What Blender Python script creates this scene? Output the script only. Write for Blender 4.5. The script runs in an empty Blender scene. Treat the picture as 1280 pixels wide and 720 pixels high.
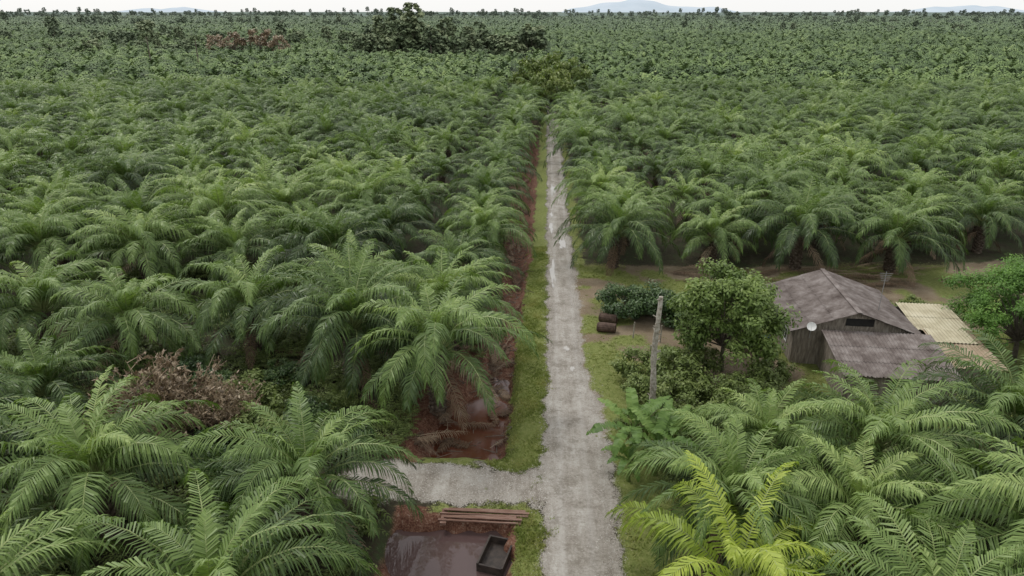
import bpy, math, random, time
import numpy as np
from mathutils import Vector, Matrix, noise
T0=time.time()
def tick(s): print('TICK',s,round(time.time()-T0,1),flush=True)
R=math.radians
sc=bpy.context.scene
sc.view_settings.view_transform='Standard'; sc.view_settings.look='None'; sc.view_settings.exposure=0
COL=sc.collection

def ss(a,b,x):
    t=max(0.0,min(1.0,(x-a)/(b-a))); return t*t*(3-2*t)
def nz(x,y,s,o=0.0): return noise.noise(Vector((x*s+o,y*s-o,o*0.37)))

# ------------------------------------------------------------------ materials
def newmat(name):
    m=bpy.data.materials.new(name); m.use_nodes=True
    nt=m.node_tree; nt.nodes.clear()
    return m,nt,nt.nodes,nt.links
def ramp(N,stops):
    r=N.new('ShaderNodeValToRGB'); e=r.color_ramp.elements
    while len(e)>1: e.remove(e[-1])
    e[0].position=stops[0][0]; e[0].color=(*stops[0][1],1)
    for p,c in stops[1:]:
        k=e.new(p); k.color=(*c,1)
    return r
def math_n(N,L,op,a,b=None,clamp=False):
    m=N.new('ShaderNodeMath'); m.operation=op; m.use_clamp=clamp
    for i,v in enumerate((a,b)):
        if v is None: continue
        if isinstance(v,(int,float)): m.inputs[i].default_value=v
        else: L.new(v,m.inputs[i])
    return m.outputs[0]
def mixc(N,L,f,a,b,mode='MIX'):
    m=N.new('ShaderNodeMix'); m.data_type='RGBA'; m.blend_type=mode
    for s,v in ((m.inputs[0],f),(m.inputs[6],a),(m.inputs[7],b)):
        if isinstance(v,(int,float)): s.default_value=v
        elif isinstance(v,tuple): s.default_value=(*v,1)
        else: L.new(v,s)
    return m.outputs[2]
def noisen(N,L,scale,detail=4,vec=None,rough=0.55):
    t=N.new('ShaderNodeTexNoise'); t.inputs['Scale'].default_value=scale
    t.inputs['Detail'].default_value=detail; t.inputs['Roughness'].default_value=rough
    if vec is not None: L.new(vec,t.inputs['Vector'])
    return t.outputs['Fac']

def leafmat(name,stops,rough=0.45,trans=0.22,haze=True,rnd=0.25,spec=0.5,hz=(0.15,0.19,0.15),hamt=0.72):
    m,nt,N,L=newmat(name)
    a=N.new('ShaderNodeAttribute'); a.attribute_name='tint'
    oi=N.new('ShaderNodeObjectInfo')
    geo=N.new('ShaderNodeNewGeometry')
    big=noisen(N,L,0.035,2,geo.outputs['Position'])
    f=math_n(N,L,'MULTIPLY',math_n(N,L,'SUBTRACT',oi.outputs['Random'],0.5),rnd)
    f=math_n(N,L,'ADD',f,a.outputs['Fac'])
    f=math_n(N,L,'ADD',f,math_n(N,L,'MULTIPLY',math_n(N,L,'SUBTRACT',big,0.5),0.6),clamp=True)
    r=ramp(N,stops); L.new(f,r.inputs[0])
    col=r.outputs[0]
    if haze:  # distance haze painted into the leaf colour, growing with world Y
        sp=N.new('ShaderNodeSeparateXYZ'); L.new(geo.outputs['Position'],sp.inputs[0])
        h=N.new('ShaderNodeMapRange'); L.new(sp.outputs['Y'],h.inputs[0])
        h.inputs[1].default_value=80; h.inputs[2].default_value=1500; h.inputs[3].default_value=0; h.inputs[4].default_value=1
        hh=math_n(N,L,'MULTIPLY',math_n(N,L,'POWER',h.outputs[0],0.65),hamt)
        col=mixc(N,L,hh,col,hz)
    p=N.new('ShaderNodeBsdfPrincipled'); L.new(col,p.inputs['Base Color'])
    p.inputs['Roughness'].default_value=rough
    p.inputs['Specular IOR Level'].default_value=spec
    out=N.new('ShaderNodeOutputMaterial')
    if trans>0:
        t=N.new('ShaderNodeBsdfTranslucent')
        L.new(mixc(N,L,1.0,col,(1.4,1.6,0.6),'MULTIPLY'),t.inputs['Color'])
        mx=N.new('ShaderNodeMixShader'); mx.inputs[0].default_value=trans
        L.new(p.outputs[0],mx.inputs[1]); L.new(t.outputs[0],mx.inputs[2]); L.new(mx.outputs[0],out.inputs[0])
    else: L.new(p.outputs[0],out.inputs[0])
    return m
def surfmat(name,c1,c2,scale=3,rough=0.85,bump=0.3,bscale=20,c3=None,stretch=None,metal=0.0,spec=0.3):
    m,nt,N,L=newmat(name)
    tc=N.new('ShaderNodeTexCoord'); vec=tc.outputs['Object']
    if stretch:
        mp=N.new('ShaderNodeMapping'); mp.inputs['Scale'].default_value=stretch; L.new(vec,mp.inputs[0]); vec=mp.outputs[0]
    n1=noisen(N,L,scale,6,vec,0.65)
    st=[(0.3,c1),(0.7,c2)]
    if c3: st=[(0.28,c1),(0.5,c2),(0.72,c3)]
    r=ramp(N,st); L.new(n1,r.inputs[0])
    p=N.new('ShaderNodeBsdfPrincipled'); L.new(r.outputs[0],p.inputs['Base Color'])
    p.inputs['Roughness'].default_value=rough; p.inputs['Metallic'].default_value=metal
    p.inputs['Specular IOR Level'].default_value=spec
    b=N.new('ShaderNodeBump'); b.inputs['Strength'].default_value=bump; b.inputs['Distance'].default_value=0.05
    L.new(noisen(N,L,bscale,4,vec),b.inputs['Height']); L.new(b.outputs[0],p.inputs['Normal'])
    o=N.new('ShaderNodeOutputMaterial'); L.new(p.outputs[0],o.inputs[0])
    return m

PALM=[(0.0,(0.020,0.038,0.010)),(0.32,(0.058,0.102,0.026)),(0.6,(0.130,0.200,0.052)),(0.85,(0.215,0.300,0.088)),(1.0,(0.31,0.39,0.13))]
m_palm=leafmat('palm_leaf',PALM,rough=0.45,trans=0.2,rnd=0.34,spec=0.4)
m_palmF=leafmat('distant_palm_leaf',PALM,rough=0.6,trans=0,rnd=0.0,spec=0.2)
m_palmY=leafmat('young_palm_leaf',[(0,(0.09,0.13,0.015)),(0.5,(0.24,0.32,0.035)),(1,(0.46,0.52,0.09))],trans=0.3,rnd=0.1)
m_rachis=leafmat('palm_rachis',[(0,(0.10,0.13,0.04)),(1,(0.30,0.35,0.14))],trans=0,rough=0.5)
m_dead=leafmat('dead_frond',[(0,(0.05,0.03,0.02)),(0.5,(0.15,0.095,0.055)),(1,(0.30,0.23,0.16))],trans=0.0,rough=0.8,haze=False)
m_trunk=surfmat('palm_trunk_bark',(0.03,0.022,0.016),(0.10,0.075,0.055),4,0.95,0.8,18,(0.20,0.17,0.14))
m_bark=surfmat('tree_bark',(0.07,0.055,0.04),(0.20,0.17,0.14),3,0.9,0.6,15)
m_mango=leafmat('broad_leaf',[(0,(0.04,0.07,0.014)),(0.45,(0.12,0.18,0.042)),(0.8,(0.21,0.28,0.08)),(1,(0.28,0.34,0.12))],trans=0.2,haze=False,rnd=0.05,spec=.3)
m_bush=leafmat('bush_leaf',[(0,(0.018,0.04,0.012)),(0.5,(0.05,0.10,0.026)),(1,(0.12,0.18,0.05))],trans=0.12,haze=False,rough=0.4,rnd=0.1)
m_shrub=leafmat('shrub_leaf',[(0,(0.055,0.075,0.018)),(0.5,(0.14,0.19,0.052)),(1,(0.26,0.30,0.11))],trans=0.2,haze=False,rnd=0.2,spec=.3)
m_feather=leafmat('feathery_leaf',[(0,(0.04,0.09,0.012)),(0.5,(0.11,0.22,0.04)),(1,(0.22,0.36,0.08))],trans=0.25,haze=False,rnd=0.05,spec=.3)
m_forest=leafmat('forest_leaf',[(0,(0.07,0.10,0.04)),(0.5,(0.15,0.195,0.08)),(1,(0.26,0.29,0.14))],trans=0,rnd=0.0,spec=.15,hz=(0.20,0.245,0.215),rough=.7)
m_dryleaf=leafmat('dry_leaf',[(0,(0.10,0.07,0.04)),(0.5,(0.25,0.18,0.11)),(1,(0.38,0.30,0.20))],trans=0.0,haze=False,rnd=0.3)
m_banana=leafmat('banana_leaf',[(0,(0.05,0.10,0.02)),(0.5,(0.11,0.19,0.04)),(1,(0.21,0.30,0.08))],trans=0.2,haze=False,rough=0.5,rnd=0.1,spec=.3)
m_grass=leafmat('grass_blade',[(0,(0.09,0.12,0.025)),(0.5,(0.19,0.23,0.06)),(1,(0.34,0.33,0.13))],trans=0.25,haze=False,rnd=0.0,spec=.2)

# ------------------------------------------------------------------ mesh builder
class MB:
    def __init__(s): s.v=[];s.f=[];s.m=[];s.t=[]
    def face(s,pts,mat=0,t=0.5):
        i=len(s.v); s.v.extend([tuple(p) for p in pts]); s.f.append(tuple(range(i,i+len(pts)))); s.m.append(mat); s.t.append(t)
    def tube(s,pts,rad,n=6,mat=0,t=0.5,cap=True,jit=0,rng=random):
        i0=len(s.v)
        for k,p in enumerate(pts):
            a=pts[max(0,k-1)]; b=pts[min(len(pts)-1,k+1)]
            d=(Vector(b)-Vector(a)).normalized()
            u=d.cross(Vector((0,0,1))) if abs(d.z)<0.9 else d.cross(Vector((0,1,0)))
            u.normalize(); w=d.cross(u)
            for j in range(n):
                an=2*math.pi*j/n; r=rad[k]*(1+rng.uniform(-jit,jit))
                q=Vector(p)+u*math.cos(an)*r+w*math.sin(an)*r
                s.v.append(tuple(q))
        for k in range(len(pts)-1):
            for j in range(n):
                a=i0+k*n+j; b=i0+k*n+(j+1)%n
                s.f.append((a,b,b+n,a+n)); s.m.append(mat); s.t.append(t)
        if cap:
            s.f.append(tuple(i0+(len(pts)-1)*n+j for j in range(n))); s.m.append(mat); s.t.append(t)
            s.f.append(tuple(i0+n-1-j for j in range(n))); s.m.append(mat); s.t.append(t)
    def box(s,c,size,rot=None,mat=0,t=0.5):
        hx,hy,hz=[k/2 for k in size]; c=Vector(c)
        P=[Vector((x*hx,y*hy,z*hz)) for x in(-1,1) for y in(-1,1) for z in(-1,1)]
        if rot is not None: P=[rot@p for p in P]
        P=[p+c for p in P]; i=len(s.v); s.v.extend([tuple(p) for p in P])
        for f in ((0,1,3,2),(4,6,7,5),(0,4,5,1),(2,3,7,6),(0,2,6,4),(1,5,7,3)):
            s.f.append(tuple(i+k for k in f)); s.m.append(mat); s.t.append(t)
    def mesh(s,name,mats):
        me=bpy.data.meshes.new(name); me.from_pydata(s.v,[],s.f)
        for m in mats: me.materials.append(m)
        me.polygons.foreach_set('material_index',s.m)
        a=me.attributes.new('tint','FLOAT','FACE'); a.data.foreach_set('value',s.t)
        me.update(); return me
    def obj(s,name,mats,loc=(0,0,0),rot=0,scale=1,parent=None):
        return addobj(name,s.mesh(name,mats),loc,rot,scale,parent)
def addobj(name,me,loc=(0,0,0),rot=0,scale=1,parent=None,tilt=(0,0)):
    o=bpy.data.objects.new(name,me); COL.objects.link(o)
    o.location=loc; o.rotation_euler=(tilt[0],tilt[1],rot); o.scale=(scale,)*3 if not isinstance(scale,tuple) else scale
    if parent: o.parent=parent
    return o
def empty(name,loc=(0,0,0),rot=0):
    o=bpy.data.objects.new(name,None); COL.objects.link(o); o.location=loc; o.rotation_euler=(0,0,rot); return o
def merged(name,points,srcs,mats,tr=0.3):
    """one mesh made of many small repeated plants"""
    rg=np.random.default_rng(3); VV=[];FF=[];MM=[];TT=[];base=0
    S=[]
    for s in srcs:
        v=np.array(s.v,dtype=np.float32)
        tri=[];m_=[];t_=[]
        for f,m,t in zip(s.f,s.m,s.t):
            for k in range(1,len(f)-1): tri.append((f[0],f[k],f[k+1])); m_.append(m); t_.append(t)
        S.append((v,np.array(tri,dtype=np.int32),np.array(m_,dtype=np.int32),np.array(t_,dtype=np.float32)))
    for pt in points:
        x,y,sca=pt[:3]; z0=pt[3] if len(pt)>3 else 0
        v,f,m_,t_=S[rg.integers(len(S))]
        a=rg.uniform(0,6.283); c,s_=math.cos(a)*sca,math.sin(a)*sca
        w=np.empty_like(v); w[:,0]=v[:,0]*c-v[:,1]*s_+x; w[:,1]=v[:,0]*s_+v[:,1]*c+y; w[:,2]=v[:,2]*sca*rg.uniform(.9,1.12)+z0
        VV.append(w);FF.append(f+base);MM.append(m_);TT.append(t_+np.float32(rg.uniform(-tr/2,tr/2)));base+=len(v)
    V=np.concatenate(VV);F=np.concatenate(FF);M=np.concatenate(MM);T=np.concatenate(TT)
    me=bpy.data.meshes.new(name); me.vertices.add(len(V)); me.vertices.foreach_set('co',V.ravel())
    me.loops.add(len(F)*3); me.loops.foreach_set('vertex_index',F.ravel())
    me.polygons.add(len(F)); me.polygons.foreach_set('loop_start',np.arange(0,len(F)*3,3,dtype=np.int32))
    for m in mats: me.materials.append(m)
    me.polygons.foreach_set('material_index',M)
    a=me.attributes.new('tint','FLOAT','FACE'); a.data.foreach_set('value',T)
    me.update(calc_edges=True); print(name,len(F))
    return addobj(name,me)

# ------------------------------------------------------------------ palm
Z=Vector((0,0,1))
def frond(mb,rng,base,az,e0,length,droop,nl,lw,ll,tint,mat=0,rmat=1,rseg=7,start=0.17,bend=0.0,roll=0.0,ex=1.4,rr=.055,upr=(-.05,.35)):
    pts=[Vector(base)]; tans=[]; n=24
    for i in range(n):
        s=i/n
        e=e0-droop*(s**ex)
        a=az+bend*s
        t=Vector((math.cos(a)*math.cos(e),math.sin(a)*math.cos(e),math.sin(e)))
        tans.append(t); pts.append(pts[-1]+t*(length/n))
    tans.append(tans[-1])
    idx=[round(k*n/rseg) for k in range(rseg+1)]
    mb.tube([pts[i] for i in idx],[max(0.010,rr*(1-i/n)**0.8)*(length/6) for i in idx],3,rmat,min(1,tint+0.15),cap=False)
    for i in range(nl):
        s=start+(1-start)*(i+0.5)/nl
        x=s*n; k=min(n-1,int(x)); fr=x-k
        p=pts[k].lerp(pts[k+1],fr); t=tans[k].lerp(tans[min(n,k+1)],fr).normalized()
        ah=az+bend*s
        side=Vector((math.sin(ah),-math.cos(ah),0))
        up=side.cross(t).normalized()
        q=(s-start)/(1-start)
        L=ll*(0.35+0.65*math.sin(math.pi*min(1,0.12+q*0.80))**0.8)*(1-0.45*q**4)
        ang=R(70)-R(40)*q**1.2
        for sg in (-1,1):
            cr=math.cos(roll);sr=math.sin(roll)
            sd=side*sg*cr+up*sg*sr
            d=(t*math.cos(ang+rng.uniform(-.12,.12))+sd*math.sin(ang)+up*rng.uniform(*upr)).normalized()
            l=L*rng.uniform(0.8,1.12)
            w=lw*rng.uniform(0.8,1.15)*(1-0.3*q)
            wd=(t*0.9+up*rng.uniform(-0.35,0.35)); wd=(wd-d*wd.dot(d)).normalized()*w*0.5
            g=rng.uniform(0.32,0.66)
            p1=p+d*l*0.5-Z*l*g*0.22
            p2=p+d*l*0.86-Z*l*g*1.15
            tt=tint+rng.uniform(-0.11,0.11)
            mb.face([p-wd*0.6,p+wd*0.6,p1+wd,p1-wd],mat,tt)
            mb.face([p1-wd,p1+wd,p2],mat,tt-.05)
def toothfrond(mb,rng,base,az,e0,length,droop,nt,ll,tint):
    p=Vector(base); bend=rng.uniform(-.3,.3)
    for i in range(nt):
        s=(i+.5)/nt; e=e0-droop*s**1.4; a=az+bend*s
        t=Vector((math.cos(a)*math.cos(e),math.sin(a)*math.cos(e),math.sin(e)))
        q=p+t*(length/nt); side=Vector((math.sin(a),-math.cos(a),0))
        L=ll*(0.5+0.5*math.sin(math.pi*min(1,.1+s*.85)))
        for sg in(-1,1):
            tip=p.lerp(q,.5)+side*sg*L*.85+t*L*.45-Z*L*rng.uniform(.25,.7)
            mb.face([p,q,tip],0,tint+rng.uniform(-.12,.12))
        p=q

def palm_mb(seed,nfr,nl,lw,trunk_h=2.9,dead=4,flen=6.3,lod=0,ll=1.05,spread=1.0):
    rng=random.Random(seed); mb=MB()
    lean=(0,0)
    if lod<2:
        nr=9; pts=[];rad=[]
        lean=rng.uniform(-.12,.12),rng.uniform(-.12,.12)
        for k in range(nr+1):
            z=trunk_h*k/nr
            pts.append((lean[0]*z,lean[1]*z,z-0.15)); rad.append(0.36+0.10*(1-k/nr)**3+0.08*(k/nr))
        mb.tube(pts,rad,10,2,0.4,jit=0.08,rng=rng)
        nb=90 if lod==0 else 20
        for k in range(nb):
            z=trunk_h*(k+1)/nb; a=k*2.4
            c=Vector((lean[0]*z+math.cos(a)*0.42,lean[1]*z+math.sin(a)*0.42,z))
            rot=Matrix.Rotation(a,3,'Z')@Matrix.Rotation(R(rng.uniform(20,48)),3,'Y')
            mb.box(c,(0.13,0.17,rng.uniform(0.22,0.42)),rot,2)
    top=Vector((lean[0]*trunk_h,lean[1]*trunk_h,trunk_h))
    ph=rng.uniform(0,6.28)
    for k in range(nfr):
        u=(k+0.5)/nfr
        az=ph+k*2.39996+rng.uniform(-.25,.25)
        e0=R(87-64*u**1.0*spread+rng.uniform(-8,8))
        dr=R(50+72*math.sin(math.pi*min(1,u*0.8+.08))+rng.uniform(-18,20))
        if u>0.85: dr=R(88+rng.uniform(-12,20))
        ln=flen*(0.74+0.30*ss(0,0.3,u))*rng.uniform(0.82,1.1)
        if k<2: ln*=0.75
        b=top+Vector((math.cos(az),math.sin(az),0))*0.25*u+Z*(0.5*(1-u))
        tint=0.80-0.54*u**.8+rng.uniform(-.12,.12)  # younger fronds brighter by age; crown-top light and skirt shade painted in too
        if lod==2: toothfrond(mb,rng,b,az,e0,ln,dr,nl,ll,tint-.08)
        else: frond(mb,rng,b,az,e0,ln,dr,nl,lw,ll,tint,0,1,rseg=7 if lod==0 else 4,bend=rng.uniform(-.45,.45),roll=rng.uniform(-.5,.5))
    for k in range(dead):
        az=rng.uniform(0,6.28)
        frond(mb,rng,top-Z*0.2,az,R(rng.uniform(-35,-5)),flen*0.7,R(50),max(6,nl//2),lw,ll*0.7,rng.uniform(.3,.8),3,3,rseg=4)
    return mb
PM=[m_palm,m_rachis,m_trunk,m_dead]
HI=[palm_mb(11+i,37+i%3*3,44,0.092,trunk_h=[2.8,3.2,3.0,3.6,2.6,3.1,2.9,3.3][i],dead=[2,3,1,3,4,2,3,2][i],ll=1.12).mesh('oil_palm',PM) for i in range(8)]
MID=[palm_mb(51+i,32,22,0.17,lod=1,dead=1,trunk_h=[2.7,3.2,3.0,2.5,3.3][i],ll=1.1).mesh('oil_palm',PM) for i in range(5)]
LOW=[palm_mb(91+i,24,7,0,lod=2,dead=0,ll=1.15,trunk_h=3.1) for i in range(6)]
VLOW=[palm_mb(191+i,12,3,0,lod=2,dead=0,ll=1.7) for i in range(4)]
YEL=palm_mb(7,18,46,0.08,trunk_h=2.0,dead=0,flen=4.8,ll=0.85).mesh('coconut_palm',[m_palmY,m_rachis,m_trunk,m_dead])
tick('palm meshes')

rng=random.Random(5)
def place_hi(x,y,s=1.0,v=None):
    me=HI[rng.randrange(8)] if v is None else HI[v]
    addobj('oil_palm',me,(x,y,0),rng.uniform(0,6.28),s*rng.uniform(0.96,1.05),tilt=(rng.uniform(-.07,.07),rng.uniform(-.07,.07)))
near=[(-6.6,38.3,1.08,3),(-13.2,42.0,1.12,1),(-6.9,46.5,1.05,2),(-21.5,46,1.1,0),(-29.5,43,1.05,6),(-37,45,1.05,2),(-14.5,51,1.05,4),
      (-11.2,26.4,1.02,0),(-20.6,25.6,1.05,2),(-30.5,27,1.0,1),(-11.2,17.6,1.05,3),(-19.6,16.8,1.05,7),(-29,18,1.05,2),(-38,33,1,0),(-29.5,35.0,.9,4),
      (8.9,26.9,.93,4),(17.0,30.6,.98,1),(25.0,31.8,.96,3),(14.2,18.8,.92,0),(21.0,23.6,1.05,2),(29.5,25.5,1.0,5),(33.6,31.6,.97,0),(20,15.5,1.05,1),(29,17,1.05,3),(39,25,1.0,2),(14.4,25.6,.88,6),(11.6,31.4,.74,7)]
for x,y,s,v in near: place_hi(x,y,s,v)
addobj('coconut_palm',YEL,(7.7,21.6,0),1.0,1.3)

low_n=[];vlow_n=[]
SP=8.7
def inview(x,y,mg=12): return abs(x+0.047*y) < y*0.80+mg
iy=0; y=50.0; nobj=0
while y<420:
    off=(iy%2)*SP/2
    n=int((y*0.85+25)/SP)+1
    for side in (-1,1):
        x0=-6.5 if side<0 else 7.7
        for k in range(n):
            x=x0+side*(k*SP+off*(1 if k>0 or iy%2==0 else 0.12))
            xx=x+rng.uniform(-.9,.9); yy=y+rng.uniform(-.9,.9)
            xx-=side*1.9*ss(90,140,y)*(1 if k==0 else .6)
            if not inview(xx,yy): continue
            if side<0:
                if y<55 and xx>-44: continue
                if 325<yy<345 and -95<xx<0: continue
            else:
                if yy<64.0+max(0,(xx-20))*0.10+ (1.5 if xx<12 else 0): continue
                if 236<yy<250 and xx>75: continue
            if rng.random()<0.02: continue
            s=rng.uniform(0.86,1.16)
            if yy<80: place_hi(xx,yy,s); nobj+=1
            elif yy<200:
                addobj('oil_palm',MID[rng.randrange(5)],(xx,yy,0),rng.uniform(0,6.28),s); nobj+=1
            else: low_n.append((xx,yy,s))
    y+=SP*0.87; iy+=1
y=422
while y<1750:
    sp=9.3+ (y-420)*0.005
    n=int((y*0.85+25)/sp)+1
    for k in range(-n,n+1):
        xx=k*sp+rng.uniform(-2,2); yy=y+rng.uniform(-2,2)
        if not inview(xx,yy): continue
        (low_n if yy<620 else vlow_n).append((xx,yy,sp/8.9*rng.uniform(0.85,1.15)))
    y+=sp*0.87
print('palm objs',nobj,len(low_n),len(vlow_n))
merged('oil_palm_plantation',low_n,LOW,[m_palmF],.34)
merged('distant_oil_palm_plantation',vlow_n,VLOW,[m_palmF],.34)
tick('plantation')

# ------------------------------------------------------------------ broadleaf trees
def broadleaf_mb(seed,h,cr,z0,nclump,per,ls,trunk_r=0.2,clr=0.28,flat=1.0,asp=0.45,up=0.3):
    rg=random.Random(seed); mb=MB(); ch=(h-z0)/2; cz=z0+ch
    cl=[]
    for i in range(nclump):
        while True:
            d=Vector((rg.gauss(0,1),rg.gauss(0,1),rg.gauss(0,1))).normalized()
            if d.z>-0.75: break
        f=rg.uniform(0.35,1)**0.6
        f*=1+0.28*noise.noise(d*1.7+Vector((seed,0,0)))
        c=Vector((d.x*cr*f,d.y*cr*f,cz+d.z*ch*f*flat))
        cl.append((c,cr*clr*rg.uniform(0.6,1.25),rg.uniform(-.17,.17)))
    fork=Vector((rg.uniform(-.2,.2),rg.uniform(-.2,.2),z0*0.9+0.15*h))
    mb.tube([(0,0,-0.1),(fork.x*.4,fork.y*.2,fork.z*.5),fork],[trunk_r*1.25,trunk_r,trunk_r*.8],8 if per>60 else 4,1,0.5)
    for c,r,t in cl[::2]:
        mid=fork.lerp(c,0.5)+Vector((rg.uniform(-.3,.3),rg.uniform(-.3,.3),rg.uniform(-.1,.4)))*cr*0.12
        mb.tube([fork,mid,c],[trunk_r*.42,trunk_r*.22,trunk_r*.06],4 if per>60 else 3,1,0.5,cap=False)
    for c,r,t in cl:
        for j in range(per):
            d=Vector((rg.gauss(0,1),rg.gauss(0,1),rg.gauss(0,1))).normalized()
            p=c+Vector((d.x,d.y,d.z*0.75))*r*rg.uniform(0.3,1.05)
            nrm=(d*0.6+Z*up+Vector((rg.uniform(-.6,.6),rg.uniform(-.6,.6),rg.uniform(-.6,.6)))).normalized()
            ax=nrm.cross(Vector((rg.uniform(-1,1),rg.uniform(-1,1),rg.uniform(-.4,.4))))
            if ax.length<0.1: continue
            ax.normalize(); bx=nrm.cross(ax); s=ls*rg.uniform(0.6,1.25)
            tt=0.46+t+0.20*d.z+rg.uniform(-.14,.14)  # clump tops lighter, undersides darker: leaf shading painted into the tint
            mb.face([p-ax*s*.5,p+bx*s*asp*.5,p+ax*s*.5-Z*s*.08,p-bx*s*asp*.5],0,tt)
    return mb
def broadleaf(*a,mats=None,**k): return broadleaf_mb(*a,**k).mesh('tree',mats or [m_mango,m_bark])

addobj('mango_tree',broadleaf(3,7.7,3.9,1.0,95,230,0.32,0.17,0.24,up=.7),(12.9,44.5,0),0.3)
addobj('bush',broadleaf(8,2.7,2.3,0.0,40,220,0.26,0.08,0.32,mats=[m_bush,m_bark],up=.6),(6.9,54.0,0))
addobj('bush',broadleaf(9,2.6,2.2,0.0,40,220,0.26,0.08,0.32,mats=[m_bush,m_bark],up=.6),(9.4,53.6,0))
addobj('bush',broadleaf(10,2.4,1.9,0.0,34,200,0.26,0.08,0.32,mats=[m_bush,m_bark],up=.6),(11.9,52.4,0))
sh=[broadleaf(20+i,1.9,1.5,-0.2,30,120,0.22,0.05,0.34,mats=[m_shrub,m_bark],up=.7) for i in range(3)]
shb=[broadleaf(25+i,1.9,1.5,-0.2,28,120,0.22,0.05,0.34,mats=[m_bush,m_bark],up=.7) for i in range(2)]
for x,y,s in [(7.0,42.8,1.2),(9.3,41.6,1.35),(11.0,43.4,1.1),(8.6,39.2,1.1),(6.9,40.2,1),(12.0,39.4,1.1),(14.6,41.2,1.1),(16.2,43.5,.9),(15.5,48.5,.8),(11.6,47.5,.7),(9.6,44.5,1.0),(10.2,36.2,1.1),(8.2,34.6,.8),(12,34.4,1),
              (28.5,53.5,.9),(32.5,52.5,1.0),(35.5,44,1.2),(16,50.5,1.0),(13.5,36.6,1.0),(5.6,36.6,.6),(31.5,40.5,1.0),(38,50,1.2),(31,54.5,.9),(40,54,1.3),(18,37.5,1.1),(22,37.3,1.1),(27,38,1.2)]:
    addobj('shrub',sh[rng.randrange(3)],(x,y,0),rng.uniform(0,6),s)
for x,y,s in [(-16.5,34.5,1.3),(-14.5,36.2,1.0),(-19,37.6,1.3),(-25.5,38,1.2),(-28,32.6,1.3),(-32,37,1.2),(-18.5,32.2,1.0),(-26,31.6,1.0),(-22,39.5,1.0),(-11.2,34.6,.8),(-13,38.3,.8),(-16,30,1.0),(-24.5,41,1.1),(-35,39,1.4),(-17.5,41,1.0)]:
    addobj('shrub',rng.choice(shb+sh[:1]),(x,y,0),rng.uniform(0,6),s)
def dryshrub(seed):
    rg=random.Random(seed); mb=MB()
    for i in range(80):
        a=rg.uniform(0,6.28); e=rg.uniform(.5,1.45); L=rg.uniform(1.4,2.9)
        d=Vector((math.cos(a)*math.cos(e),math.sin(a)*math.cos(e),math.sin(e)))
        p1=d*L*.5; p2=d*L+Vector((rg.uniform(-.3,.3),rg.uniform(-.3,.3),.1))
        mb.tube([(0,0,0),p1,p2],[.035,.022,.008],3,1,.8,cap=False)
        for j in range(8):
            b=p1.lerp(p2,rg.uniform(0,1)); q=b+Vector((rg.uniform(-.5,.5),rg.uniform(-.5,.5),rg.uniform(-.05,.5)))
            mb.tube([b,q],[.014,.006],3,1,.7,cap=False)
            for k in range(7):
                c=b.lerp(q,rg.uniform(.3,1)); u=Vector((rg.uniform(-1,1),rg.uniform(-1,1),rg.uniform(-1,1))).normalized()*.11
                w=Vector((rg.uniform(-1,1),rg.uniform(-1,1),rg.uniform(-1,1))).normalized()*.045
                mb.face([c-u,c+w,c+u,c-w],0,rg.random())
    return mb.mesh('dry_shrub',[m_dryleaf,m_dryleaf])
addobj('dry_shrub',dryshrub(1),(-22.0,34.2,0),0,1.9)
addobj('dry_shrub',dryshrub(2),(-19.0,34.8,0),0,1.3)
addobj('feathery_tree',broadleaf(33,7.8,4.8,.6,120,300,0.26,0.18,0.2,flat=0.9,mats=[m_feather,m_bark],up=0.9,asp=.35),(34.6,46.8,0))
for x,y,s,sd in [(1.8,172,1.0,41),(6,184,1.1,42),(-3.5,188,1.1,43),(2,200,1.2,44)]:
    addobj('roadside_tree',broadleaf(sd,11.5,4.6,.5,60,60,0.9,0.25,0.26,mats=[m_shrub,m_bark]),(x,y,0),0,s)
fs=[]
for i,(h,cr,z0) in enumerate([(16,7.0,1),(19,7.0,4),(13,7.5,1),(12,6.5,1),(15,6.0,2),(23,4.8,11)]):
    fs.append(broadleaf_mb(60+i,h,cr,z0,26,26,2.0,0.35,0.3,asp=.75,up=1.0))
fp=[]
def belt(x0,x1,y0,y1,n,s0=.7,s1=1.1):
    for i in range(n): fp.append((rng.uniform(x0,x1),rng.uniform(y0,y1),rng.uniform(s0,s1)*rng.uniform(.7,1.1)))
belt(-88,-4,338,362,90,.7,1.1)
belt(-78,-30,330,345,18,.6,.9)
belt(-250,-150,330,400,30,.5,.8)
belt(-420,-200,420,520,50,.6,.95)
belt(-190,-90,400,470,30,.6,.9)
belt(-1300,1300,1350,1700,650,.55,.9)
belt(-850,-100,850,1000,110,.6,.95)
belt(120,600,700,760,30,.5,.8)
belt(250,950,1020,1100,130,.6,.95)
belt(-60,500,1180,1260,80,.6,.95)
belt(-2000,2000,2300,2700,600,1.0,1.4)
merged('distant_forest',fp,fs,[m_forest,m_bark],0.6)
brown=broadleaf(77,15,5.5,4,30,40,1.1,0.35,0.28,mats=[m_dryleaf,m_bark],asp=.6)
for x,y,s in [(-150,345,1),(-139,350,1.1),(-128,346,.9),(-162,352,.9)]:
    addobj('dry_tree',brown,(x,y,0),x,s)
tall=broadleaf(79,23,3.6,18,14,40,0.9,0.32,0.3,mats=[m_forest,m_bark],asp=.6)
for x,y,s in [(-158,198,1),(-146,262,.72),(-128,262,.68),(215,300,.75),(430,560,1.1)]:
    addobj('tall_bare_tree',tall,(x,y,0),x,s)
tick('trees')

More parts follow.
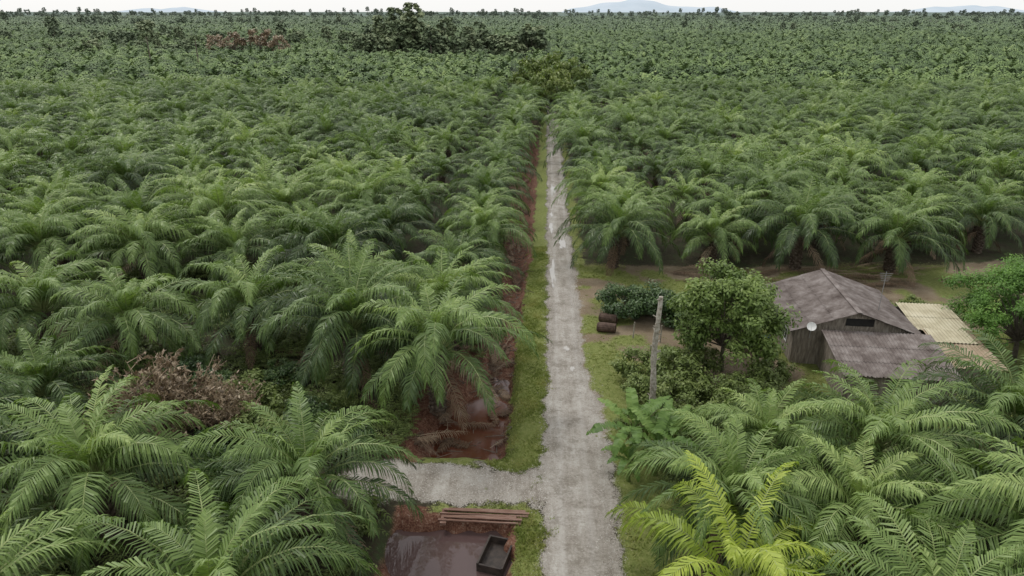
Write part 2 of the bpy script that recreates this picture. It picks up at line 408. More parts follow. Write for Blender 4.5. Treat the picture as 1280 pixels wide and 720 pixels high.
# ------------------------------------------------------------------ ground
def road_edges(y):
    hw=1.58-0.46*ss(34,48,y)-0.12*ss(90,150,y)
    cx=2.02-0.22*ss(36,50,y)-.25*ss(90,160,y)
    l=cx-hw+0.20*nz(0,y,0.5,3)+0.12*nz(0,y,1.7,5)+.07*nz(0,y,4,2); r=cx+hw+0.30*nz(0,y,0.4,9)+0.16*nz(0,y,1.5,11)+.09*nz(0,y,4,7)
    return l,r
def masks(x,y):
    l,r=road_edges(y)
    n1=nz(x,y,0.45,1); n2=nz(x,y,1.6,2); n3=nz(x,y,0.12,4)
    j=0.35*n1+0.3*n2
    gravel=ss(l-0.55,l+.05,x+j*.8)*(1-ss(r-0.05,r+0.55+.6*(1-ss(40,46,y)),x+j))
    jj=j+.35*nz(x,y,.9,12)
    cross=ss(28.9,29.9,y+jj*1.6)*(1-ss(32.0,33.0,y+jj*1.6-0.3*ss(-1.5,1,x)))*ss(-12.5,-9,x+j)*(1-ss(1,2,x))
    gravel=max(gravel,cross)
    clear=0.0;grass=0.0;mud=0.0
    if x<l+0.3:
        w=-2.0+0.9*ss(42,70,y)
        grass=ss(w-0.3,w+0.35,x+j*1.1)
        if y<29.5: grass=ss(-1.3,-0.9,x+j*.7) if y<28.4 else ss(-6.5,-5,x)*(0.7)
        if 32<y<34: grass=max(grass,ss(-7.5,-6,x)*(1-ss(33,33.9,y+j)))
        if y>31.5:
            lo=-8.6+4.0*ss(42,50,y)
            mud=ss(lo-1,lo+0.6,x+j*2)*(1-grass)*(1-0.6*ss(90,160,y))
        elif y<29: mud=0.9*ss(-8,-6.8,x)*(1-grass)
    elif x>r-0.3:
        far=65.5+max(0,(x-20))*0.10
        clear=ss(34,37,y+n1*2)*(1-ss(far-1,far+2.5,y+j*2))*(1-ss(45,60,x))
        grass=clear*ss(-0.25,0.35,n1+n3*.9+0.35*(1-ss(4,9,x))-0.35*ss(56,61,y)+0.28)
        if y<38: grass=max(grass,ss(r,r+.5,x)*(1-ss(6,9,x)))
        if y>64: grass=max(grass,(1-ss(r+.8,r+2,x+j))*0.8)
    return grass*(1-gravel),mud*(1-gravel),gravel,clear
def gh(x,y):
    z=0.0
    l,r=road_edges(y)
    aw=max(0,l-1.2-x,x-r-1.5)
    z+=0.13*nz(x,y,0.22,7)*min(1,aw/4)+0.05*nz(x,y,0.9,8)*min(1,aw/1.5)
    if -10<x<0:
        c=-2.9+0.2*nz(0,y,0.2,3)-1.6*(1-ss(36,44,y)); hw=1.35+1.8*(1-ss(36,45,y))
        d=max(0,1-((x-c)/hw)**2)
        z-=0.95*ss(0,0.8,d)*ss(33.0,34.4,y+0.3*nz(x,y,0.8,2))*(1-0.45*ss(38,48,y))*(1-0.3*nz(x,y,1.1,4))
        e=min(ss(-7.6,-6.3,x+0.9*nz(x,y,0.6,1)),1-ss(-1.75,-1.15,x+0.6*nz(x,y,0.9,1)),1-ss(27.2,28.2,y+0.6*nz(x,y,0.9,6)),ss(10,12,y))
        z-=1.2*e
    return z
def axis(segs):
    out=[]
    for a,b,s in segs:
        v=a
        while v<b-1e-6: out.append(v); v+=s
    out.append(segs[-1][1]); return out
xs=axis([(-9000,-1000,1600),(-1000,-200,100),(-200,-40,8),(-40,-12,0.9),(-12,8,0.24),(8,48,0.7),(48,200,8),(200,1000,100),(1000,9000,1600)])
ys=axis([(-300,-20,40),(-20,14,2),(14,58,0.26),(58,100,0.7),(100,220,2),(220,1000,60),(1000,9000,800)])
V=[];C=[]
for yy in ys:
    for xx in xs:
        fine=(-45<xx<60 and 5<yy<230)
        V.append((xx,yy,gh(xx,yy) if fine else 0.0))
        if fine: C.extend(masks(xx,yy))
        else: C.extend((0,0,0,0))
nx=len(xs)
F=[(j*nx+i,j*nx+i+1,(j+1)*nx+i+1,(j+1)*nx+i) for j in range(len(ys)-1) for i in range(nx-1)]
me=bpy.data.meshes.new('ground'); me.from_pydata(V,[],F)
ca=me.attributes.new('mask','FLOAT_COLOR','POINT'); ca.data.foreach_set('color',C)
me.polygons.foreach_set('use_smooth',[True]*len(F)); me.update()
ground=addobj('ground',me)
tick('ground')

def gravel_color(N,L,pos):
    n1=noisen(N,L,0.55,7,pos,0.72); n2=noisen(N,L,7,6,pos,0.85)
    mp=N.new('ShaderNodeMapping'); mp.inputs['Scale'].default_value=(1.6,0.14,1); L.new(pos,mp.inputs[0])
    n3=noisen(N,L,1.0,6,mp.outputs[0],0.7)
    r=ramp(N,[(0.34,(0.11,0.095,0.075)),(0.44,(0.21,0.185,0.155)),(0.51,(0.31,0.285,0.25)),(0.58,(0.40,0.38,0.345)),(0.68,(0.53,0.51,0.475))]); 
    f=math_n(N,L,'ADD',math_n(N,L,'MULTIPLY',n1,0.36),math_n(N,L,'MULTIPLY',n3,0.28)); f=math_n(N,L,'ADD',f,math_n(N,L,'MULTIPLY',n2,0.36))
    L.new(f,r.inputs[0])
    return r.outputs[0],n2
m,nt,N,L=newmat('ground_soil_grass')
geo=N.new('ShaderNodeNewGeometry'); pos=geo.outputs['Position']
at=N.new('ShaderNodeAttribute'); at.attribute_name='mask'
sp=N.new('ShaderNodeSeparateColor'); L.new(at.outputs['Color'],sp.inputs[0])
nA=noisen(N,L,0.5,6,pos,0.65); nB=noisen(N,L,3.0,5,pos,0.7); nC=noisen(N,L,12,4,pos,0.7)
soil=ramp(N,[(0.3,(0.02,0.018,0.012)),(0.48,(0.045,0.038,0.022)),(0.6,(0.04,0.06,0.02))]); L.new(math_n(N,L,'ADD',math_n(N,L,'MULTIPLY',nA,.5),math_n(N,L,'MULTIPLY',nB,.5)),soil.inputs[0])
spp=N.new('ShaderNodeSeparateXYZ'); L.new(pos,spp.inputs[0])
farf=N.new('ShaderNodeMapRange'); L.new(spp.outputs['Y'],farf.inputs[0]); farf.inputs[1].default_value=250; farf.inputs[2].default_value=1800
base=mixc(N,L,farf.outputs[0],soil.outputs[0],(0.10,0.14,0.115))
dirt=ramp(N,[(0.3,(0.12,0.085,0.052)),(0.52,(0.21,0.165,0.11)),(0.75,(0.33,0.28,0.205))]); L.new(math_n(N,L,'ADD',math_n(N,L,'MULTIPLY',nA,.6),math_n(N,L,'MULTIPLY',nC,.4)),dirt.inputs[0])
gr=ramp(N,[(0.3,(0.08,0.10,0.022)),(0.5,(0.16,0.19,0.052)),(0.72,(0.27,0.255,0.11))]); L.new(math_n(N,L,'ADD',math_n(N,L,'MULTIPLY',nB,.6),math_n(N,L,'MULTIPLY',nC,.4)),gr.inputs[0])
mu=ramp(N,[(0.3,(0.035,0.014,0.009)),(0.46,(0.11,0.045,0.028)),(0.56,(0.18,0.095,0.062)),(0.7,(0.27,0.21,0.16))]); L.new(math_n(N,L,'ADD',math_n(N,L,'MULTIPLY',nB,.55),math_n(N,L,'MULTIPLY',nC,.45)),mu.inputs[0])
def brk(ch,amt=0.9):
    f=math_n(N,L,'ADD',ch,math_n(N,L,'MULTIPLY',math_n(N,L,'SUBTRACT',math_n(N,L,'ADD',math_n(N,L,'MULTIPLY',nB,.5),math_n(N,L,'MULTIPLY',nC,.5)),0.5),amt*2))
    mr=N.new('ShaderNodeMapRange'); L.new(f,mr.inputs[0]); mr.inputs[1].default_value=0.35; mr.inputs[2].default_value=0.65; return mr.outputs[0]
gcol,gb=gravel_color(N,L,pos)
c=mixc(N,L,brk(at.outputs['Alpha'],.5),base,dirt.outputs[0])
c=mixc(N,L,brk(sp.outputs[1],.5),c,mu.outputs[0])
c=mixc(N,L,brk(sp.outputs[0],1.3),c,gr.outputs[0])
c=mixc(N,L,brk(sp.outputs[2],1.6),c,gcol)
p=N.new('ShaderNodeBsdfPrincipled'); L.new(c,p.inputs['Base Color']); p.inputs['Roughness'].default_value=0.9; p.inputs['Specular IOR Level'].default_value=0.25
b=N.new('ShaderNodeBump'); b.inputs['Strength'].default_value=0.6; b.inputs['Distance'].default_value=0.08
L.new(math_n(N,L,'ADD',nB,nC),b.inputs['Height']); L.new(b.outputs[0],p.inputs['Normal'])
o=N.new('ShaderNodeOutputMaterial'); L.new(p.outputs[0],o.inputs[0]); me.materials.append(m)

m,nt,N,L=newmat('gravel'); geo=N.new('ShaderNodeNewGeometry'); pos=geo.outputs['Position']
gcol,gb=gravel_color(N,L,pos)
sx=N.new('ShaderNodeSeparateXYZ'); L.new(pos,sx.inputs[0])
wv=math_n(N,L,'ABSOLUTE',math_n(N,L,'SUBTRACT',math_n(N,L,'ABSOLUTE',math_n(N,L,'SUBTRACT',sx.outputs[0],1.9)),0.72))
wt=N.new('ShaderNodeMapRange'); L.new(math_n(N,L,'ADD',wv,math_n(N,L,'MULTIPLY',noisen(N,L,0.8,5,pos,.7),0.6)),wt.inputs[0]); wt.inputs[1].default_value=0.25; wt.inputs[2].default_value=0.6; wt.inputs[3].default_value=0.5; wt.inputs[4].default_value=0
gcol=mixc(N,L,wt.outputs[0],gcol,(0.42,0.40,0.37))
dk=N.new('ShaderNodeMapRange'); L.new(noisen(N,L,0.45,7,pos,0.8),dk.inputs[0]); dk.inputs[1].default_value=0.52; dk.inputs[2].default_value=0.60; dk.inputs[4].default_value=0.65
gcol=mixc(N,L,dk.outputs[0],gcol,(0.16,0.14,0.11))
p=N.new('ShaderNodeBsdfPrincipled'); L.new(gcol,p.inputs['Base Color']); p.inputs['Roughness'].default_value=0.85
b=N.new('ShaderNodeBump'); b.inputs['Strength'].default_value=0.9; b.inputs['Distance'].default_value=0.05; L.new(gb,b.inputs['Height']); L.new(b.outputs[0],p.inputs['Normal'])
o=N.new('ShaderNodeOutputMaterial'); L.new(p.outputs[0],o.inputs[0]); m_gravel=m
V=[];F=[];nc=14;yy=8.0;rows=0
while yy<170:
    l,r=road_edges(yy)
    for i in range(nc):
        u=i/(nc-1); x=l+(r-l)*u
        V.append((x,yy,0.012+0.03*math.sin(math.pi*u)+0.008*nz(x,yy,1.2,3)*math.sin(math.pi*u)))
    rows+=1; yy+=0.12 if yy<60 else (.25 if yy<90 else 0.8)
F=[(j*nc+i,j*nc+i+1,(j+1)*nc+i+1,(j+1)*nc+i) for j in range(rows-1) for i in range(nc-1)]
me=bpy.data.meshes.new('gravel_road'); me.from_pydata(V,[],F); me.materials.append(m_gravel); addobj('gravel_road',me)
# loose stones along and on the track
rg=random.Random(31)
stm=surfmat('pale_stone',(0.22,0.20,0.17),(0.42,0.39,0.35),4,.9,.3,20,(0.58,0.56,0.52))
ST=[]
for k in range(4):
    s_=MB()
    top_=[(math.cos(j)*rg.uniform(.7,1.1)*.6,math.sin(j)*rg.uniform(.7,1.1)*.6,rg.uniform(.35,.6)) for j in (0,1.57,3.14,4.71)]
    bot_=[(math.cos(j)*rg.uniform(.9,1.2),math.sin(j)*rg.uniform(.9,1.2),-.2) for j in (0,1.57,3.14,4.71)]
    s_.face(top_)
    for j in range(4): s_.face([bot_[j],bot_[(j+1)%4],top_[(j+1)%4],top_[j]])
    ST.append(s_)
pts=[]
for _ in range(9000):
    y=rg.uniform(20,75); l,r=road_edges(y); q=rg.random()
    if q<.38: x=l+rg.gauss(0,.28)
    elif q<.76: x=r+rg.gauss(.05,.32)
    else: x=rg.uniform(l,r)
    u=(x-l)/(r-l); z=0.012+0.03*math.sin(math.pi*u) if 0<u<1 else 0
    pts.append((x,y,rg.uniform(.012,.045)*(1.6 if rg.random()<.05 else 1),z))
for _ in range(3500):
    x=rg.uniform(-9.5,.6); y=rg.uniform(29.1,32.8)
    if masks(x,y)[2]>rg.uniform(0,.7): pts.append((x,y,rg.uniform(.015,.05),gh(x,y)))
merged('loose_stones',pts,ST,[stm])

def watermat(name,col,rough=0.04,bump=0.05,bs=3):
    m,nt,N,L=newmat(name); p=N.new('ShaderNodeBsdfPrincipled'); p.inputs['Base Color'].default_value=(*col,1); p.inputs['Roughness'].default_value=rough
    p.inputs['IOR'].default_value=1.33; p.inputs['Specular IOR Level'].default_value=0.9
    g=N.new('ShaderNodeNewGeometry'); b=N.new('ShaderNodeBump'); b.inputs['Strength'].default_value=bump; b.inputs['Distance'].default_value=0.05
    L.new(noisen(N,L,bs,3,g.outputs['Position']),b.inputs['Height']); L.new(b.outputs[0],p.inputs['Normal'])
    o=N.new('ShaderNodeOutputMaterial'); L.new(p.outputs[0],o.inputs[0]); return m
m_pond=watermat('pond_water',(0.085,0.055,0.052),.02,.03); m_ditchw=watermat('ditch_water',(0.10,0.035,0.02),0.08); m_pud=watermat('puddle_water',(0.40,0.38,0.35),0.12,0.02)
mb=MB(); mb.face([(-8.5,10,-.55),(-.9,10,-.55),(-.9,29,-.55),(-8.5,29,-.55)]); mb.obj('pond_water',[m_pond])
mb=MB(); mb.face([(-9,33.2,-.74),(-.8,33.2,-.74),(-.8,44,-.74),(-9,44,-.74)]); mb.obj('ditch_water',[m_ditchw])
for i,(x,y,a,bb) in enumerate([(1.05,64,.28,2.4),(0.95,79,.25,1.6),(1.0,84.5,.2,1.0),(2.1,72.5,.3,1.7),(1.9,47.4,.20,.4),(2.25,44.2,.16,.35),(1.2,98,.3,2.6),(1.0,60.3,.12,.6)]):
    mb=MB(); pp=[]
    for k in range(30):
        t=k/30*6.283; rr=1+1.0*nz(math.cos(t)*1.6,math.sin(t)*1.6,1,i*3.3)
        pp.append((x+math.cos(t)*a*rr,y+math.sin(t)*bb*rr,0.056))
    mb.face(pp); mb.obj('puddle',[m_pud])

# ------------------------------------------------------------------ grass and ditch litter
rg=random.Random(77)
mb=MB()
for _ in range(60000):
    y=rg.uniform(20,72)
    if rg.random()<0.5: x=rg.uniform(-3,1)
    else: x=rg.uniform(3.0,26)
    if x>8 and y<34: continue
    g,mu_,gv,cl=masks(x,y)
    if g+0.6*nz(x,y,1.5,4)<rg.uniform(0.25,0.9): continue
    z=gh(x,y); 
    if z<-0.5: continue
    hh=rg.uniform(.04,.14)*(1.6 if y<29 else 1)*(1+0.8*nz(x,y,.5,2)); t=0.55+0.6*nz(x,y,.8,6)+rg.uniform(-.2,.2)
    for k in range(4):
        a=rg.uniform(0,6.28); w=Vector((math.cos(a),math.sin(a),0))*0.035; d=Vector((rg.uniform(-.9,.9),rg.uniform(-.9,.9),.8))*hh
        p0=Vector((x+rg.uniform(-.1,.1),y+rg.uniform(-.1,.1),z-0.02)); mb.face([p0-w,p0+w,p0+d],0,t)
mb.obj('grass',[m_grass])
tick('grass')
mb=MB()
def deadfrond(x,y,z,az,e=0.12,L=None):
    frond(mb,rg,(x,y,z),az,e,L or rg.uniform(3,5),R(rg.uniform(5,20)),22,0.07,0.6,rg.uniform(.15,.8),0,0,rseg=4,bend=rg.uniform(-.4,.4),roll=rg.uniform(-.4,.4))
for i in range(34):
    y=rg.uniform(34.5,47); x=rg.uniform(-8.5,-2.4); a=rg.uniform(0,6.28)
    deadfrond(x,y,max(gh(x,y),-.7)+.12,a,L=rg.uniform(1.5,3.5))
for i in range(90):
    y=rg.uniform(43,120); x=rg.uniform(-4.8,-2.6); deadfrond(x,y,gh(x,y)+.15,rg.choice((1,-1))*rg.uniform(1.3,1.85),L=rg.uniform(2,4))
for i in range(70):
    x=rg.uniform(12,55); y=62.5+max(0,(x-20))*.1+rg.uniform(-2,2.5); deadfrond(x,y,gh(x,y)+.12,rg.uniform(-.5,.5))
for i in range(50):
    y=rg.uniform(29,48); x=rg.uniform(-34,-9); deadfrond(x,y,gh(x,y)+.12,rg.uniform(0,6.28))
mb.obj('dead_palm_fronds',[m_dead])
mb=MB()
for i in range(480):
    y=rg.uniform(33.6,75); x=rg.uniform(-6.5 if y<45 else -4.5,-1.6); z=gh(x,y)+.05; a=rg.uniform(0,6.28); l=rg.uniform(.3,1.3)
    mb.tube([(x,y,z),(x+math.cos(a)*l,y+math.sin(a)*l,z+rg.uniform(0,.15))],[.03,.016],4,0)
mb.obj('fallen_sticks',[m_bark])
fern=MB(); 
for k in range(12): frond(fern,rg,(0,0,0.05),k*2.4,R(rg.uniform(25,70)),rg.uniform(.8,1.3),R(60),8,0.1,0.28,rg.uniform(.1,.6),0,0,rseg=2,start=.05)
pts=[]
for _ in range(1700):
    x=rg.uniform(-45,-8.2); y=rg.uniform(20,64)
    if 28.6<y<33.2 and x>-12: continue
    if nz(x,y,.3,5)>-.2: pts.append((x,y,rg.uniform(.6,1.5)))
for _ in range(500):
    x=rg.uniform(6.5,42); y=rg.uniform(18,42)
    if 19<x<31 and y>38.5: continue
    pts.append((x,y,rg.uniform(.6,1.3)))
for _ in range(60):
    x=rg.uniform(-5.2,-4.4); y=rg.uniform(42,80); pts.append((x,y,rg.uniform(.4,.8)))
merged('fern_undergrowth',pts,[fern],[m_shrub])
tick('ferns')

# ------------------------------------------------------------------ timbers, box culvert
m_timber=surfmat('red_brown_timber',(0.09,0.042,0.03),(0.20,0.115,0.085),3,.85,.5,30,(0.33,0.24,0.20),stretch=(0.4,7,7))
m_black=surfmat('dark_wet_board',(0.015,0.012,0.011),(0.06,0.045,0.036),3,.5,.3,20)
tp=empty('timber_footbridge',(-2.9,28.25,0),R(1))
for i in range(6):
    mb=MB(); mb.box((0,0,0),(4.4+rg.uniform(-1.0,.3),.09+.04*(i%3),.06)); 
    ob=mb.obj('plank_%d'%(i+1),[m_timber],(rg.uniform(-.35,.35),-.42+i*.17,.10+(.07 if i in(1,4) else 0)),R(rg.uniform(-3,3)),1,tp)
for sx_ in (-1.9,1.9):
    mb=MB(); mb.box((sx_,0,.0),(.3,1.1,.13)); mb.obj('bearer',[m_timber],parent=tp)
cu=empty('culvert_box',(-2.0,26.0,-.48),R(-14))
for nm,cx,sz in [('side_1',(-.6,0,.1),(.09,2.0,.62)),('side_2',(.6,0,.1),(.09,2.0,.62)),('end_1',(0,.95,.1),(1.1,.09,.62)),('end_2',(0,-.95,.08),(1.1,.09,.55)),('floor',(0,0,-.0),(1.1,1.8,.06))]:
    mb=MB(); mb.box(cx,sz); mb.obj(nm,[m_black],parent=cu)

# ------------------------------------------------------------------ dead trunk pole
m_pole=surfmat('pale_dead_wood',(0.12,0.10,0.07),(0.34,0.31,0.26),5,.9,.6,20,(0.54,0.52,0.47))
mb=MB(); P=[];Rr=[]
for k in range(26):
    z=8.5*k/25; P.append((.06*math.sin(z*.9),.05*math.cos(z*1.3),z-.1)); Rr.append((.21-.07*k/25)*(1+.2*nz(k,0,.9,2)))
mb.tube(P,Rr,9,0,jit=.14,rng=rg)
for k in range(30):
    z=rg.uniform(.8,8.3);a=rg.uniform(0,6.28); mb.tube([(.1*math.cos(a),.1*math.sin(a),z),(.32*math.cos(a),.32*math.sin(a),z+.1)],[.05,.03],4,0)
mb.obj('dead_palm_trunk',[m_pole],(6.9,37.8,0))
m_log=surfmat('dark_log',(0.03,0.02,0.016),(0.085,0.055,0.042),4,.85,.6,14,(0.13,0.09,0.07))
m_end=surfmat('log_end',(0.10,0.06,0.04),(0.2,0.14,0.1),8,.9,.3,20)
for x,y,a in [(5.5,52.4,-.35),(5.2,50.6,-.2)]:
    mb=MB(); P=[Vector((t,0.02*math.sin(t*4),.38)) for t in (-.75,-.72,-.3,.2,.72,.75)]
    mb.tube(P,[.30,.37,.40,.38,.37,.30],14,0,jit=.05,rng=rg)
    mb.face([(.756,.27*math.cos(t*.449),.38+.27*math.sin(t*.449)) for t in range(14)],1)
    mb.face([(-.756,.27*math.cos(-t*.449),.38+.27*math.sin(-t*.449)) for t in range(14)],1)
    mb.obj('cut_log',[m_log,m_end],(x,y,0),a)
for x,y,h in [(7.2,49.5,1.4),(9.2,48.8,1.5),(8.0,46.0,1.2),(11.0,49.8,1.3),(15.6,55.0,1.6),(19,56.5,1.6)]:
    mb=MB(); mb.tube([(0,0,-.1),(.03,.02,h*.5),(.05,-.03,h)],[.06,.055,.05],6,0,jit=.1,rng=rg); mb.obj('wooden_post',[m_pole],(x,y,0))

# ------------------------------------------------------------------ banana plants
def banana(seed,nl=9):
    rg=random.Random(seed); mb=MB()
    mb.tube([(0,0,-.1),(.03,0,.9),(.05,.03,1.7)],[.15,.12,.08],8,1,.5)
    for k in range(nl):
        az=k*2.4+rg.uniform(-.3,.3); e=R(rg.uniform(25,75)); L=rg.uniform(2.0,2.9); dr=R(rg.uniform(50,120)); wm=rg.uniform(.22,.32)
        p=Vector((.05,.03,1.6)); n=26; prev=None; tt=rg.uniform(.2,.7)
        for i in range(n+1):
            s=i/n; ee=e-dr*s**1.4
            t=Vector((math.cos(az)*math.cos(ee),math.sin(az)*math.cos(ee),math.sin(ee)))
            side=Vector((math.sin(az),-math.cos(az),0)); up=side.cross(t)
            w=wm*max(0.03,max(0.0,math.sin(math.pi*min(1,max(0,(s-.14)/.86))**.8))**.6) if s>.14 else .03
            a=p-side*w+up*w*.3-Z*rg.uniform(0,.22)*w*3; b=p+side*w+up*w*.3-Z*rg.uniform(0,.22)*w*3
            if prev:
                q,qa,qb=prev; g=rg.random()<.5
                mb.face([q,p,a if not g else a.lerp(qa,.45),qa],0,tt+rg.uniform(-.15,.15)); mb.face([q,qb,b if not g else b.lerp(qb,.45),p],0,tt+rg.uniform(-.15,.15))
            prev=(p.copy(),a,b); p=p+t*L/n
    return mb.mesh('banana',[m_banana,m_shrub])
for i,(x,y,s) in enumerate([(5.2,33.6,1.25),(6.4,32.2,1.15),(6.3,35.0,1.0),(4.9,31.6,.8),(7.6,33.6,1.05)]):
    addobj('banana_plant',banana(i),(x,y,0),i*1.3,s)

# ------------------------------------------------------------------ house
m_roof=surfmat('weathered_grey_roof',(0.07,0.052,0.045),(0.16,0.134,0.122),1.1,.75,.3,10,(0.28,0.25,0.235),stretch=(1,1,1))
m_cream=surfmat('cream_sheet_roof',(0.30,0.26,0.17),(0.43,0.39,0.27),0.9,.6,.2,8,(0.52,0.48,0.36))
m_tan=surfmat('rusty_tan_roof',(0.20,0.14,0.09),(0.33,0.26,0.18),0.9,.7,.2,8,(0.42,0.36,0.26))
m_wall=surfmat('grey_board',(0.10,0.085,0.07),(0.24,0.205,0.165),2.5,.9,.4,16,(0.38,0.35,0.30),stretch=(3,3,.5))
m_dark=surfmat('dark_interior',(0.012,0.012,0.012),(0.03,0.028,0.025),2,.9,.1,5)  # near-black colour painted in for the unlit inside of the house
m_white=surfmat('white_paint',(0.6,0.6,0.58),(0.78,0.78,0.76),3,.5,.1,10)
m_metal=surfmat('galvanised_pole',(0.25,0.25,0.25),(0.45,0.45,0.45),5,.5,.1,20,metal=.6)
def roof_panel(name,a,b,c,d,mat,parent,pitch=0.24,amp=0.03):
    a,b,c,d=map(Vector,(a,b,c,d)); W=(b-a).length; n=max(8,int(W/pitch)*4); nrm=(b-a).cross(d-a).normalized()
    if nrm.z<0: nrm=-nrm
    mb=MB(); courses=max(1,int((d-a).length/1.8+.5)); rr=random.Random(int(W*100))
    for q in range(courses):
        v0=q/courses; v1=(q+1)/courses+ (0.03 if q<courses-1 else 0)
        lift=0.012*(courses-q)
        i0=len(mb.v)
        for i in range(n+1):
            u=i/n; off=nrm*(amp*math.sin(u*W/pitch*2*math.pi)+lift)
            e=rr.uniform(-.02,.02) if i%4==0 else 0
            mb.v.append(tuple(a.lerp(b,u).lerp(d.lerp(c,u),v0)+off)); mb.v.append(tuple(a.lerp(b,u).lerp(d.lerp(c,u),v1+e)+off+nrm*.016))
        for i in range(n):
            k=i0+2*i; mb.f.append((k,k+1,k+3,k+2)); mb.m.append(0); mb.t.append(.5)
    return mb.obj(name,[mat],parent=parent)
def board_wall(name,p0,p1,z0,z1,parent,zt=None,mat=None):
    p0=Vector(p0);p1=Vector(p1);L_=(p1-p0).length;n=int(L_/.2);mb=MB(); ang=math.atan2((p1-p0).y,(p1-p0).x); rot=Matrix.Rotation(ang,3,'Z')
    for i in range(n):
        u=(i+.5)/n; q=p0.lerp(p1,u); top=z1 if zt is None else zt(u)
        h=top-z0+rg.uniform(-.03,.0)
        mb.box((q.x,q.y,z0+h/2),(L_/n-.012,.03+.012*(i%2),h),rot)
    return mb.obj(name,[mat or m_wall],parent=parent)
H=empty('wooden_house',(22.2,46,0),R(-4))
xl,xr,y0,y1=-4.0,4.2,-.4,7.6; ze=2.9; zr=4.35
ov=.45
roof_panel('roof_left',(0,y0-ov,zr),(0,y1+ov,zr),(xl-ov,y1+ov,ze-.15),(xl-ov,y0-ov,ze-.15),m_roof,H)
roof_panel('roof_right',(0.02,y0-ov,zr),(0.02,y1+ov,zr),(xr+ov,y1+ov,ze-.15),(xr+ov,y0-ov,ze-.15),m_roof,H)
mb=MB(); mb.box((0,(y0+y1)/2,zr+.065),(.34,y1-y0+.95,.04)); mb.obj('ridge_cap',[m_roof],parent=H)
gab=lambda u: ze-.1+(zr-ze-.02)*(1-abs(u*2-1))
board_wall('wall_front',(xl,y0,0),(xr,y0,0),0,ze,H,gab); board_wall('wall_back',(xl,y1,0),(xr,y1,0),0,ze,H,gab)
board_wall('wall_left',(xl-.02,y0+.04,0),(xl-.02,y1-.04,0),0,ze-.12,H); board_wall('wall_right',(xr+.02,y0+.04,0),(xr+.02,y1-.04,0),0,ze-.12,H)
mb=MB(); mb.box((.3,y0-.03,3.5),(1.9,.05,.55)); mb.obj('gable_opening',[m_dark],parent=H)  # flat dark panel on the wall, painted as the shade inside the gable
for yy_ in (1.5,4.8):
    mb=MB(); mb.box((xl-.06,yy_,1.6),(.03,.9,.9)); mb.obj('window',[m_dark],parent=H)
    mb=MB()
    for dy,dz,sy,sz in ((0,.5,1.1,.08),(0,-.5,1.1,.08),(-.52,0,.08,.92),(.52,0,.08,.92),(0,0,.05,.92)): mb.box((xl-.09,yy_+dy,1.6+dz),(.05,sy,sz))
    mb.obj('window_frame',[m_white],parent=H)
mb=MB(); mb.box((xl-.06,6.6,1.0),(.04,.85,2.0)); mb.obj('door',[m_dark],parent=H)
ey=-6.2
roof_panel('front_roof',(-2.4,y0-.5,3.0),(4.9,y0-.5,3.0),(4.9,ey,2.25),(-2.4,ey,2.25),m_roof,H)
board_wall('front_wall_left',(-2.1,ey+.3,0),(-2.1,y0-.1,0),0,2.25,H,lambda u:2.2+.7*u); board_wall('front_wall',(-2.05,ey+.3,0),(4.6,ey+.3,0),0,2.15,H)
board_wall('front_wall_right',(4.65,ey+.3,0),(4.65,y0-.1,0),0,2.25,H,lambda u:2.2+.7*u)
mb=MB(); mb.box((1.2,ey+.25,1.0),(.9,.04,2.0)); mb.obj('front_door',[m_dark],parent=H)
roof_panel('cream_roof_back',(4.75,4.9,3.0),(8.4,4.9,3.0),(8.6,.9,2.55),(4.75,.9,2.55),m_cream,H)
roof_panel('cream_roof_front',(5.0,.7,2.75),(8.3,.7,2.75),(8.6,-4.2,2.2),(5.0,-4.2,2.2),m_tan,H)
roof_panel('cream_roof_patch',(5.1,.66,2.83),(7.9,.66,2.83),(8.0,-1.2,2.62),(5.1,-1.2,2.62),m_cream,H)
board_wall('side_wall_right',(8.2,-4,0),(8.2,4.7,0),0,2.15,H); board_wall('side_wall_front',(5.0,-4.0,0),(8.2,-4.0,0),0,2.15,H); board_wall('side_wall_back',(4.6,4.7,0),(8.2,4.7,0),0,2.8,H)
mb=MB(); mb.tube([(2.3,1.8,3.4),(2.3,1.8,6.6)],[.03,.025],6,0); 
for k in range(5): mb.box((2.3,1.8,5.9+k*.14),(.5+.1*k,.02,.02))
mb.obj('tv_antenna',[m_metal],parent=H)
mb=MB(); n=18
for i in range(4):
    for j in range(n):
        def pt(i,j): r=.32*i/4; a=j/n*6.283; return (r*math.cos(a),r*math.sin(a),r*r*.6)
        mb.face([pt(i,j),pt(i+1,j),pt(i+1,j+1),pt(i,j+1)] if i else [pt(0,0),pt(1,j),pt(1,j+1)])
mb.tube([(0,-.31,.08),(0,0,.34)],[.012,.012],4,0)
d=mb.obj('satellite_dish',[m_white],(xl+.9,-.95,3.25),parent=H); d.rotation_euler=(R(55),0,R(-15))
mb=MB(); mb.tube([(xl+.9,-.87,2.3),(xl+.9,-.91,3.22)],[.03,.03],6,0); mb.obj('dish_mount',[m_metal],parent=H)
mb=MB(); mb.tube([(0,0,0),(0,0,.05),(0,0,.85),(0,0,.9)],[.26,.29,.29,.26],14,0); me_b=mb.mesh('drum',[surfmat('blue_plastic',(0.03,0.07,0.16),(0.05,0.11,0.24),3,.5,.1,10)])
addobj('water_drum',me_b,(17.2,48.6,0)); addobj('water_drum',me_b,(17.1,47.5,0))

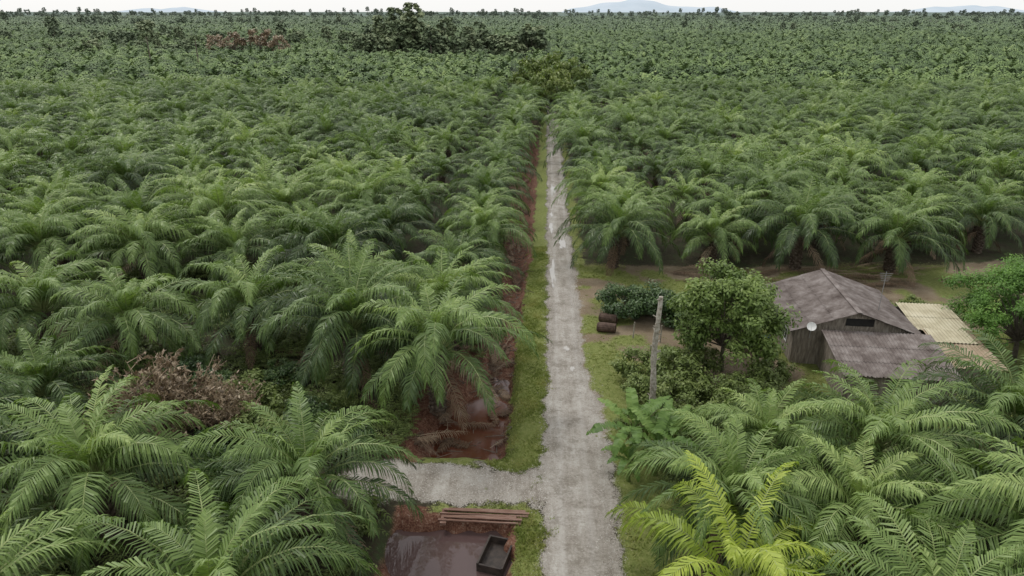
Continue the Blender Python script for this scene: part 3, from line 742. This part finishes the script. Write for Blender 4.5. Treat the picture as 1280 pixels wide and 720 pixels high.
# ------------------------------------------------------------------ hills
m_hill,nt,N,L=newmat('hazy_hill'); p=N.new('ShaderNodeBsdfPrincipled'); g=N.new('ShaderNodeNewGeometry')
r=ramp(N,[(0.3,(0.42,0.49,0.55)),(0.7,(0.48,0.54,0.60))]); L.new(noisen(N,L,0.004,4,g.outputs['Position']),r.inputs[0]); L.new(r.outputs[0],p.inputs['Base Color']); p.inputs['Roughness'].default_value=1; p.inputs['Specular IOR Level'].default_value=0  # aerial haze painted as a pale blue base colour
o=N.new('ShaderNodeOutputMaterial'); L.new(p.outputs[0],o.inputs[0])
def hill(x0,x1,y,h,seed):
    n=70;V=[];F=[]
    for j,(dy,f) in enumerate(((-500,0),(-250,.55),(0,1),(400,.5),(800,0))):
        for i in range(n+1):
            u=i/n; env=math.sin(math.pi*u)**.7 if 0<u<1 else 0
            z=h*env*f*(.66+.26*math.sin(u*9+seed)*math.sin(u*4+seed*2)+.25*noise.noise(Vector((u*9,seed,j*.2))))
            V.append((x0+(x1-x0)*u,y+dy,max(z,0)-2))
    F=[(j*(n+1)+i,j*(n+1)+i+1,(j+1)*(n+1)+i+1,(j+1)*(n+1)+i) for j in range(4) for i in range(n)]
    me=bpy.data.meshes.new('hill'); me.from_pydata(V,[],F); me.materials.append(m_hill)
    me.polygons.foreach_set('use_smooth',[True]*len(F)); addobj('hills',me)
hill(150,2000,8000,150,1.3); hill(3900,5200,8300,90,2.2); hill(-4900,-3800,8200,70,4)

# ------------------------------------------------------------------ camera, light, world
cam=bpy.data.cameras.new('camera'); co=bpy.data.objects.new('camera',cam); COL.objects.link(co)
cam.sensor_width=36; cam.lens=24.33; cam.clip_end=20000; cam.clip_start=0.5
co.location=(0,0,24); co.rotation_euler=(R(90-21.9),0,R(2.7)); sc.camera=co
elev,azi=R(58),R(-50)
sun=bpy.data.lights.new('sun','SUN'); sun.energy=1.5; sun.angle=R(14); sun.color=(1,.97,.92)
so=bpy.data.objects.new('sun',sun); COL.objects.link(so)
dirv=Vector((math.sin(azi)*math.cos(elev),math.cos(azi)*math.cos(elev),math.sin(elev)))
so.rotation_euler=dirv.to_track_quat('Z','Y').to_euler(); so.location=(0,0,60)
w=bpy.data.worlds.new('World'); sc.world=w; w.use_nodes=True; N=w.node_tree.nodes; L=w.node_tree.links
bg=N['Background']; sk=N.new('ShaderNodeTexSky'); sk.sky_type='NISHITA'; sk.sun_disc=False; sk.sun_elevation=elev; sk.sun_rotation=azi; sk.dust_density=3
c=mixc(N,L,0.8,sk.outputs[0],(9.2,9.2,9.1)); L.new(c,bg.inputs[0]); bg.inputs[1].default_value=0.125
tick('done')
